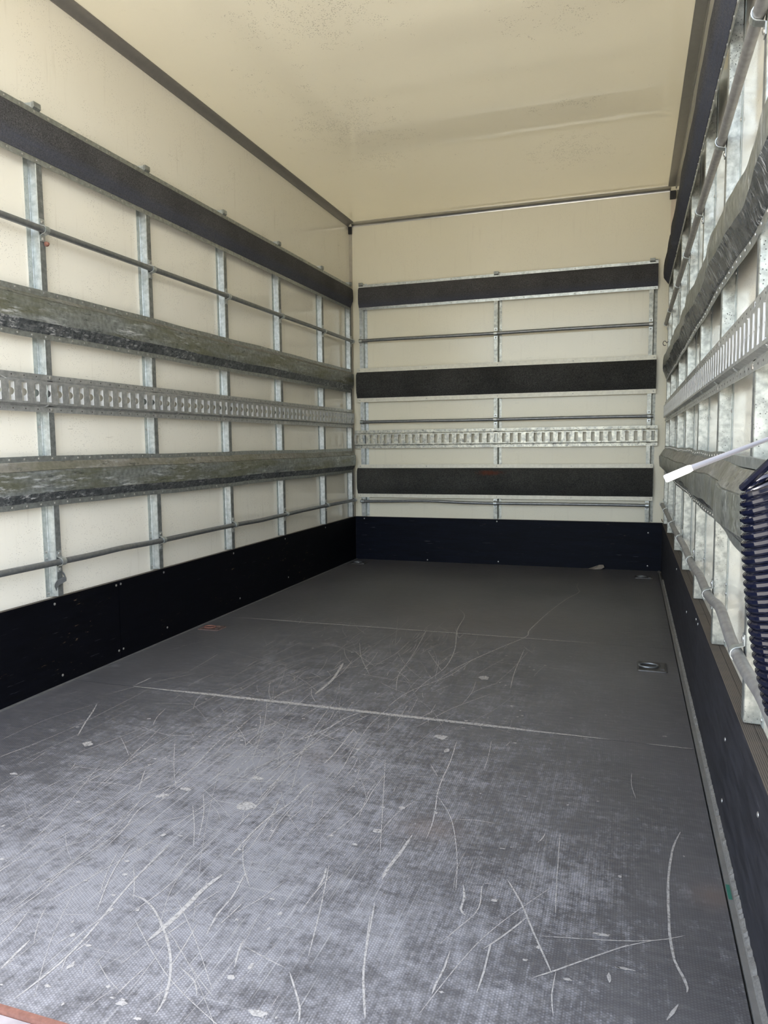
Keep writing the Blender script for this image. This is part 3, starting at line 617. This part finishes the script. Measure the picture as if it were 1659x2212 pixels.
# ------------------------------------------------------------------ slotted tracks
def track(Fw, s0, s1, z0, z1, label, mat_, crimp, crimp_round=False):
    o = thing('slotted_track', Fw((s0+s1)/2, 0.03, z0), label, 'track', 'slotted lashing tracks')
    zc = (z0+z1)/2; hz = 0.029; hw = 0.0105; rc = 0.0118; dF = 0.043; dB = 0.030
    n = int((s1-s0)/0.0508); pitch = (s1-s0)/n
    m = MB(); fl_ = 0.021
    # cross-section strips above and below the slot zone
    zt, zb = zc+0.0345, zc-0.0345
    def strip(P):
        m.sweep([[Fw(s, d, z) for d, z in P] for s in (s0, s1)], closed=False)
    strip([(0.0302, z0), (0.0322, z0), (0.0322, z0+fl_-0.004), (0.0300, z0+fl_-0.002), (0.0300, z0+fl_), (0.038, z0+fl_+0.003), (dF, z0+fl_+0.005), (dF, zb)])
    strip([(dF, zt), (dF, z1-fl_-0.005), (0.038, z1-fl_-0.003), (0.0300, z1-fl_), (0.0300, z1-fl_+0.002), (0.0322, z1-fl_+0.004), (0.0322, z1), (0.0302, z1)])
    arc = [(-hw, -hz), (0, -hz), (hw, -hz), (hw, -rc*0.62)]
    th = math.asin(0.62)
    right = [(math.sqrt(max(0, 0.0125**2-q*q)), q) for q in (-0.004, 0, 0.004)]
    slot = [(-hw, -hz), (hw, -hz), (hw, -0.0075), right[0], right[1], right[2], (hw, 0.0075), (hw, hz), (-hw, hz), (-hw, 0.0075), (-right[2][0], 0.004), (-right[1][0], 0), (-right[0][0], -0.004), (-hw, -0.0075)]
    P2 = pitch/2; Z2 = 0.0345
    outer = [(-P2, -Z2), (P2, -Z2), (P2, -0.0075), (P2, -0.004), (P2, 0), (P2, 0.004), (P2, 0.0075), (P2, Z2), (-P2, Z2), (-P2, 0.0075), (-P2, 0.004), (-P2, 0), (-P2, -0.004), (-P2, -0.0075)]
    for i in range(n):
        c = s0+pitch*(i+0.5); k = len(slot)
        vs = [Fw(c+a, dF, zc+b_) for a, b_ in outer]+[Fw(c+a, dF, zc+b_) for a, b_ in slot]
        m.add(vs, [(j, (j+1) % k, k+(j+1) % k, k+j) for j in range(k)])
        # inward folded lips of the slot, notched in the middle
        for sg in (-1, 1):
            dl = 0.0155; zz = [-hz, -rc]+[-rc*math.cos(q*math.pi/8) for q in range(1, 8)]+[rc, hz]
            top = [Fw(c+sg*hw, dF, zc+q) for q in zz]
            bot = []
            for q in zz:
                dd = dF-dl
                if abs(q) < rc: dd = dF-dl+min(dl-0.002, math.sqrt(rc*rc-q*q)*1.12)
                bot.append(Fw(c+sg*(hw+0.0006), dd, zc+q))
            nz = len(zz); m.add(top+bot, [(j, j+1, nz+j+1, nz+j) for j in range(nz-1)], 1)
        for sg in (-1, 1):
            m.add([Fw(c-hw, dF, zc+sg*hz), Fw(c+hw, dF, zc+sg*hz), Fw(c+hw, dF-0.005, zc+sg*(hz+0.001)), Fw(c-hw, dF-0.005, zc+sg*(hz+0.001))], [(0, 1, 2, 3)])
    # closed ends
    for s in (s0, s1):
        m.add([Fw(s, 0.0302, z0+fl_), Fw(s, dF, z0+fl_+0.005), Fw(s, dF, z1-fl_-0.005), Fw(s, 0.0302, z1-fl_)], [(0, 1, 2, 3)])
    obj('track_plate', m, [mat_, M_LIP], parent=o)
    m = MB(); m2 = MB()
    for i in range(n):
        c = s0+pitch*(i+0.5)
        for z in (z0+0.009, z1-0.009): screw(m, Fw, c+0.012, 0.0320, z, 0.0026, 0.0008, n=6)
    obj('nail_holes', m, M_SCREWD, parent=o)['kind'] = 'stuff'
    s = s0+0.06; i = 0; rr = random.Random(int(s0*100+z0*1000))
    while s < s1-0.03:
        up = i % 2; z = (z1-fl_-0.002) if up else (z0+fl_+0.002)
        if crimp_round: screw(m2, Fw, s, 0.033, z, 0.0085, 0.005, n=10)
        else:
            sg = 1 if up else -1; P = []
            for q in range(7):
                a = q/6
                P.append(Fw(s+0.010*math.sin(a*math.pi*1.6-0.6), 0.0335+0.010*(1-a), z+sg*(-0.010+0.019*a)))
            m2.tube(P, [0.0008, 0.0018, 0.0021, 0.0021, 0.0020, 0.0016, 0.0006], 6)
        s += crimp*rr.uniform(0.92, 1.08)*0.5; i += 1
    obj('crimps', m2, mat_, parent=o, smooth=True)['kind'] = 'stuff'
    return o
track(LW, Y0+0.05, 4.700, 0.927, 1.050, 'grey slotted lashing track along the left wall', M_TRACK, 0.36)
track(RW, Y0+0.05, 4.700, 0.927, 1.050, 'bright bare-metal slotted lashing track along the right wall', M_TRACKR, 0.36)
track(BW, 0.030, 2.022, 0.783, 0.908, 'mottled pale slotted lashing track across the back wall', M_TRACKB, 0.26, True)
sc_stud = {'left': (LW, LY[1:], 0.927, 1.050), 'right': (RW, RY[1:], 0.927, 1.050)}
for sd, (Fw, ys, a, b_) in sc_stud.items():
    tr = [o for o in C.objects if o.name.startswith('slotted_track') and (('left' in o['label']) == (sd == 'left')) and 'back' not in o['label']][0]
    for y in ys:
        for z in (a+0.009, b_-0.009):
            m = MB(); screw(m, Fw, y+0.036, 0.0322, z, 0.0062, 0.003); obj('screw', m, M_SCREW, parent=tr, smooth=True)

# ------------------------------------------------------------------ tube rails with saddle clamps
def tube_rail(Fw, s0, s1, z, label, studs, mat_, group, bow=(), rad=0.0108, d=0.0418, broken=None, zf=None, ch=0.036):
    o = thing('tube_rail', Fw((s0+s1)/2, d, z), label, 'tube rail', group)
    n = 90; P = []
    def zz(s):
        q = z+0.0010*math.sin(s*5)
        for c, wd, a in bow: q += a*math.exp(-((s-c)/wd)**2)
        if zf: q += zf(s)
        return q
    for i in range(n+1):
        s = s0+(s1-s0)*i/n; P.append(Fw(s, d+0.0005*math.sin(s*6), zz(s)))
    m = MB(); m.tube(P, rad, 12); obj('tube', m, mat_, parent=o, smooth=True)
    for q in studs:
        zc = zz(q); wv = 0.010; rr = rad+0.0008
        A = [(0.0305, ch), (0.0305, 0.016)]+[(d+rr*math.cos(a), rr*math.sin(a)) for a in [math.pi*0.5-i*math.pi/8 for i in range(9)]]+[(0.0305, -0.016), (0.0305, -ch)]
        B = [(dd+0.0020*(1 if abs(h) > 0.0159 else 1), h*1.02 if abs(h) > 0.0159 else h) for dd, h in A]
        B = []
        for dd, h in A:
            if abs(h) > 0.0159: B.append((dd+0.002, h))
            else:
                v = Vector((dd-d, h)); v = v*(1+0.002/rr); B.append((d+v.x, v.y))
        ring = [(dd, zc+h) for dd, h in A]+[(dd, zc+h) for dd, h in B[::-1]]
        m = MB(); nA = len(A)
        for sA in (0,):
            L0 = [Fw(q-wv, dd, h) for dd, h in ring]; L1 = [Fw(q+wv, dd, h) for dd, h in ring]
            k = len(ring); fs = [(j, (j+1) % k, k+(j+1) % k, k+j) for j in range(k)]
            fs += [(j, j+1, k-2-j, k-1-j) for j in range(nA-1)]+[(k+j, k+j+1, 2*k-2-j, 2*k-1-j) for j in range(nA-1)]
            m.add(L0+L1, fs)
        cl = obj('saddle_clamp', m, M_STUD, parent=o)
        for hh in (ch-0.009, 0.009-ch):
            m = MB(); screw(m, Fw, q, 0.0325, zc+hh, 0.0058, 0.0032); sw = obj('screw', m, M_SCREW, parent=cl, smooth=True)
    return o
LF = [y+0.036 for y in LY[1:]]; RF = [y+0.036 for y in RY[1:]]
tube_rail(LW, Y0+0.05, 4.70, 1.517, 'slim grey tube rail high on the left wall', LF, M_TUBE, 'tube rails of the left wall')
tube_rail(LW, Y0+0.05, 4.70, 0.426, 'slim grey tube rail low on the left wall above the kick board', LF, M_TUBE, 'tube rails of the left wall', bow=((3.3, 0.15, -0.003), (2.2, 0.12, 0.004)))
tube_rail(RW, Y0+0.05, 4.70, 1.512, 'worn steel tube rail high on the right wall', RF, M_TUBER, 'tube rails of the right wall', bow=((1.9, 0.2, -0.004),))
tube_rail(RW, Y0+0.05, 4.66, 0.428, 'worn steel tube rail low on the right wall, bent between clamps', RF, M_TUBER, 'tube rails of the right wall', bow=((1.60, 0.14, 0.022), (1.05, 0.12, 0.012), (2.1, 0.15, 0.010), (2.7, 0.2, 0.006)))
BF = [0.087, 1.020, 1.969]
tube_rail(BW, 0.075, 1.982, 1.521, 'thin grey tube rail across the back wall under the top padded rail', BF, M_TUBE, 'tube rails of the back wall')
tube_rail(BW, 0.078, 1.995, 0.965, 'thin grey tube rail across the back wall just above the slotted track', BF, M_TUBE, 'tube rails of the back wall', rad=0.010)
tube_rail(BW, 0.070, 1.975, 0.413, 'thin grey tube rail across the back wall just above the kick board', BF, M_TUBE, 'tube rails of the back wall', bow=((0.55, 0.22, 0.008),), ch=0.0255, rad=0.0095)
# loose bent clamp hanging under the tube on the first left stud
P = [(0.033, 1.893, 0.398), (0.036, 1.895, 0.385), (0.046, 1.897, 0.376), (0.050, 1.892, 0.367), (0.044, 1.880, 0.361), (0.040, 1.868, 0.356), (0.038, 1.860, 0.346), (0.038, 1.858, 0.338)]
m = MB(); m.sweep([[(p[0], p[1]-0.004, p[2]+0.0085), (p[0]+0.002, p[1]-0.004, p[2]+0.0085), (p[0]+0.002, p[1]+0.004, p[2]-0.0085), (p[0], p[1]+0.004, p[2]-0.0085)] for p in P])
lc = obj('loose_clamp', m, M_TUBE, loc=(0.04, 1.88, 0.36), smooth=True)
tag(lc, 'bent torn saddle clamp dangling below the low tube on the nearest left stud', 'clamp')

m = MB(); screw(m, LW, 1.902, 0.033, 1.476, 0.0085, 0.012, n=6)
tag(obj('rusty_nut', m, M_RUST, loc=(0.04, 1.902, 1.476)), 'rusty nut on the nearest left stud just under the high tube', 'nut')

# ------------------------------------------------------------------ lashing rings let into the floor
def lashing(x0, x1, y0, y1, label, rot, rust=0.0):
    cx, cy = (x0+x1)/2, (y0+y1)/2; o = thing('lashing_ring', (cx, cy, 0.0), label, 'lashing ring', 'floor lashing rings')
    hx, hy = (x1-x0)/2, (y1-y0)/2; m = MB()
    def rr(hx, hy, rc, z, n=5):
        P = []
        for qx, qy, a0 in ((1, 1, 0), (-1, 1, 90), (-1, -1, 180), (1, -1, 270)):
            for i in range(n+1):
                a = math.radians(a0+90*i/n); P.append((cx+qx*(hx-rc)+rc*math.cos(a), cy+qy*(hy-rc)+rc*math.sin(a), z))
        return P
    rings = [rr(hx, hy, 0.008, 0.0002), rr(hx-0.001, hy-0.001, 0.008, 0.0035), rr(hx-0.006, hy-0.006, 0.008, 0.0040), rr(hx-0.009, hy-0.009, 0.008, 0.0014)]
    m.sweep(rings, caps=False); k = len(rings[0]); m.f.append(tuple(range(3*k, 4*k))); m.mi.append(0)
    mm = plain('lashing_pan', (0.085, 0.08, 0.075), 0.45, 0.4, 0.3, 90) if not rust else plain('lashing_pan_rusty', (0.12, 0.08, 0.068), 0.7, 0.2, 0.4, 90)
    obj('pan', m, mm, parent=o, smooth=True)
    m = MB(); n = 28; rx, ry = min(hx, hy)*0.50, min(hx, hy)*0.50
    P = [(cx-0.012+1.25*rx*math.cos(2*math.pi*i/n), cy+ry*math.sin(2*math.pi*i/n), 0.0058) for i in range(n+1)]
    m.tube(P, 0.0032, 8); obj('ring', m, M_TUBE if not rust else M_RUST, parent=o, smooth=True)
    m = MB(); m.box(cx+hx*0.55, cx+hx*0.8, cy-hy*0.6, cy+hy*0.6, 0.0015, 0.0065); obj('hinge_lug', m, mm, parent=o)
    m = MB(); P = [(cx-0.010+0.020*math.cos(2*math.pi*i/12)*1.2, cy+0.018*math.sin(2*math.pi*i/12), 0.0020) for i in range(12)]
    m.add(P, [tuple(range(12))]); obj('well', m, M_DARK, parent=o)
lashing(1.902, 2.004, 2.592, 2.708, 'recessed lashing ring near the right edge of the floor', 0)
lashing(0.055, 0.160, 2.665, 2.745, 'rusty recessed lashing ring near the left edge of the floor', 0, 1)
lashing(1.902, 2.004, 4.46, 4.54, 'recessed lashing ring in the far right corner of the floor', 0)
lashing(0.060, 0.165, 4.53, 4.62, 'recessed lashing ring in the far left corner of the floor', 0)

# scrap, hooks
m = MB()
P = [(1.62, 4.715, 0.002), (1.66, 4.700, 0.002), (1.70, 4.708, 0.003), (1.722, 4.716, 0.016), (1.715, 4.728, 0.028), (1.69, 4.735, 0.026), (1.665, 4.735, 0.016), (1.64, 4.730, 0.006)]
m.add(P+[(a, b_+0.002, c+0.0015) for a, b_, c in P], [tuple(range(8)), tuple(range(8, 16))]+[(j, (j+1) % 8, 8+(j+1) % 8, 8+j) for j in range(8)])
tag(obj('torn_scrap', m, M_PAPER, loc=(1.67, 4.72, 0.002)), 'torn curled scrap on the floor against the back kick board', 'litter')
m = MB(); m.box(XR-0.021, XR-0.009, D-0.05, D-0.040, KH+0.02, 0.62)
P = [(XR-0.015, D-0.047, KH+0.04), (XR-0.017, D-0.05, KH+0.015), (XR-0.026, D-0.055, KH+0.008), (XR-0.036, D-0.055, KH+0.014), (XR-0.040, D-0.055, KH+0.028)]
m.tube(P, 0.0022, 6)
tag(obj('hanging_hook', m, plain('brown_strap', (0.13, 0.075, 0.045), 0.7), loc=(XR-0.015, D-0.045, KH+0.02)), 'brown strip ending in a small wire hook in the back right corner', 'hook')
m = MB(); P = [(XR-0.050+0.012*math.cos(a)*0.8, 4.60, 1.385+0.013*math.sin(a)) for a in [2*math.pi*i/14 for i in range(13)]]
m.tube([(XR-0.030, 4.60, 1.395)]+P, 0.0022, 6)
tag(obj('wire_loop', m, M_DARK, loc=(XR-0.04, 4.60, 1.385)), 'small black wire loop on the far end of the right wall, above the crumpled rail', 'hook')


# ------------------------------------------------------------------ coiled cable and rod hanging near the camera
Rc, rt = 0.0275, 0.0033
cx0, cy0 = 1.9815, 0.560
pts = []
turns = 28; n = 18
def axis(q):
    return Vector((cx0-0.002+0.008*q+0.014*q**3, cy0, 0.782-0.193*q))
pts += [Vector((2.03, 0.60, 0.845)), Vector((2.012, 0.575, 0.826)), Vector((1.990, 0.545, 0.807)), Vector((1.968, 0.535, 0.793))]
for i in range(turns*n+1):
    q = i/(turns*n); a = math.pi*0.95-2*math.pi*i/n; c = axis(q); k = 1.0 - 0.10*q
    pts.append(c+Vector((Rc*k*math.cos(a), Rc*k*math.sin(a)*1.0, Rc*k*math.cos(a)*(0.42-0.30*q))))
m = MB(); m.tube(pts, rt, 8)
co = thing('coiled_cable', (cx0, cy0, 0.58), 'glossy blue-black coiled cable hanging at the right edge close to the camera', 'cable')
obj('coil', m, M_COIL, parent=co, smooth=True)
rd = thing('pull_rod', (1.90, 0.6, 0.775), 'thin grey rod with a bright white tip in front of the right wall', 'rod')
A_, B_ = Vector((1.894, 0.60, 0.7755)), Vector((1.9145, 0.60, 0.7850)); Cc = Vector((2.02, 0.60, 0.8285))
m = MB(); m.tube([A_, A_+(B_-A_)*0.05, B_-(B_-A_)*0.05, B_+(Cc-B_)*0.02], [0.0030, 0.0036, 0.0034, 0.0026], 12); obj('white_tip', m, M_WHITE, parent=rd, smooth=True)
m = MB(); m.tube([B_, B_+(Cc-B_)*0.4, Cc], [0.0028, 0.0022, 0.0016], 10); obj('cord', m, M_CORD, parent=rd, smooth=True)

# ------------------------------------------------------------------ outside: body skins and yard
m = MB(); m.box(-12, 14, -16, 14, -1.12, -1.10); o = obj('yard', m, M_CONC, loc=(0, 0, -1.1)); o['kind'] = 'structure'
o.name = 'ground'
for o in list(C.objects):
    if 'org' in o: del o['org']
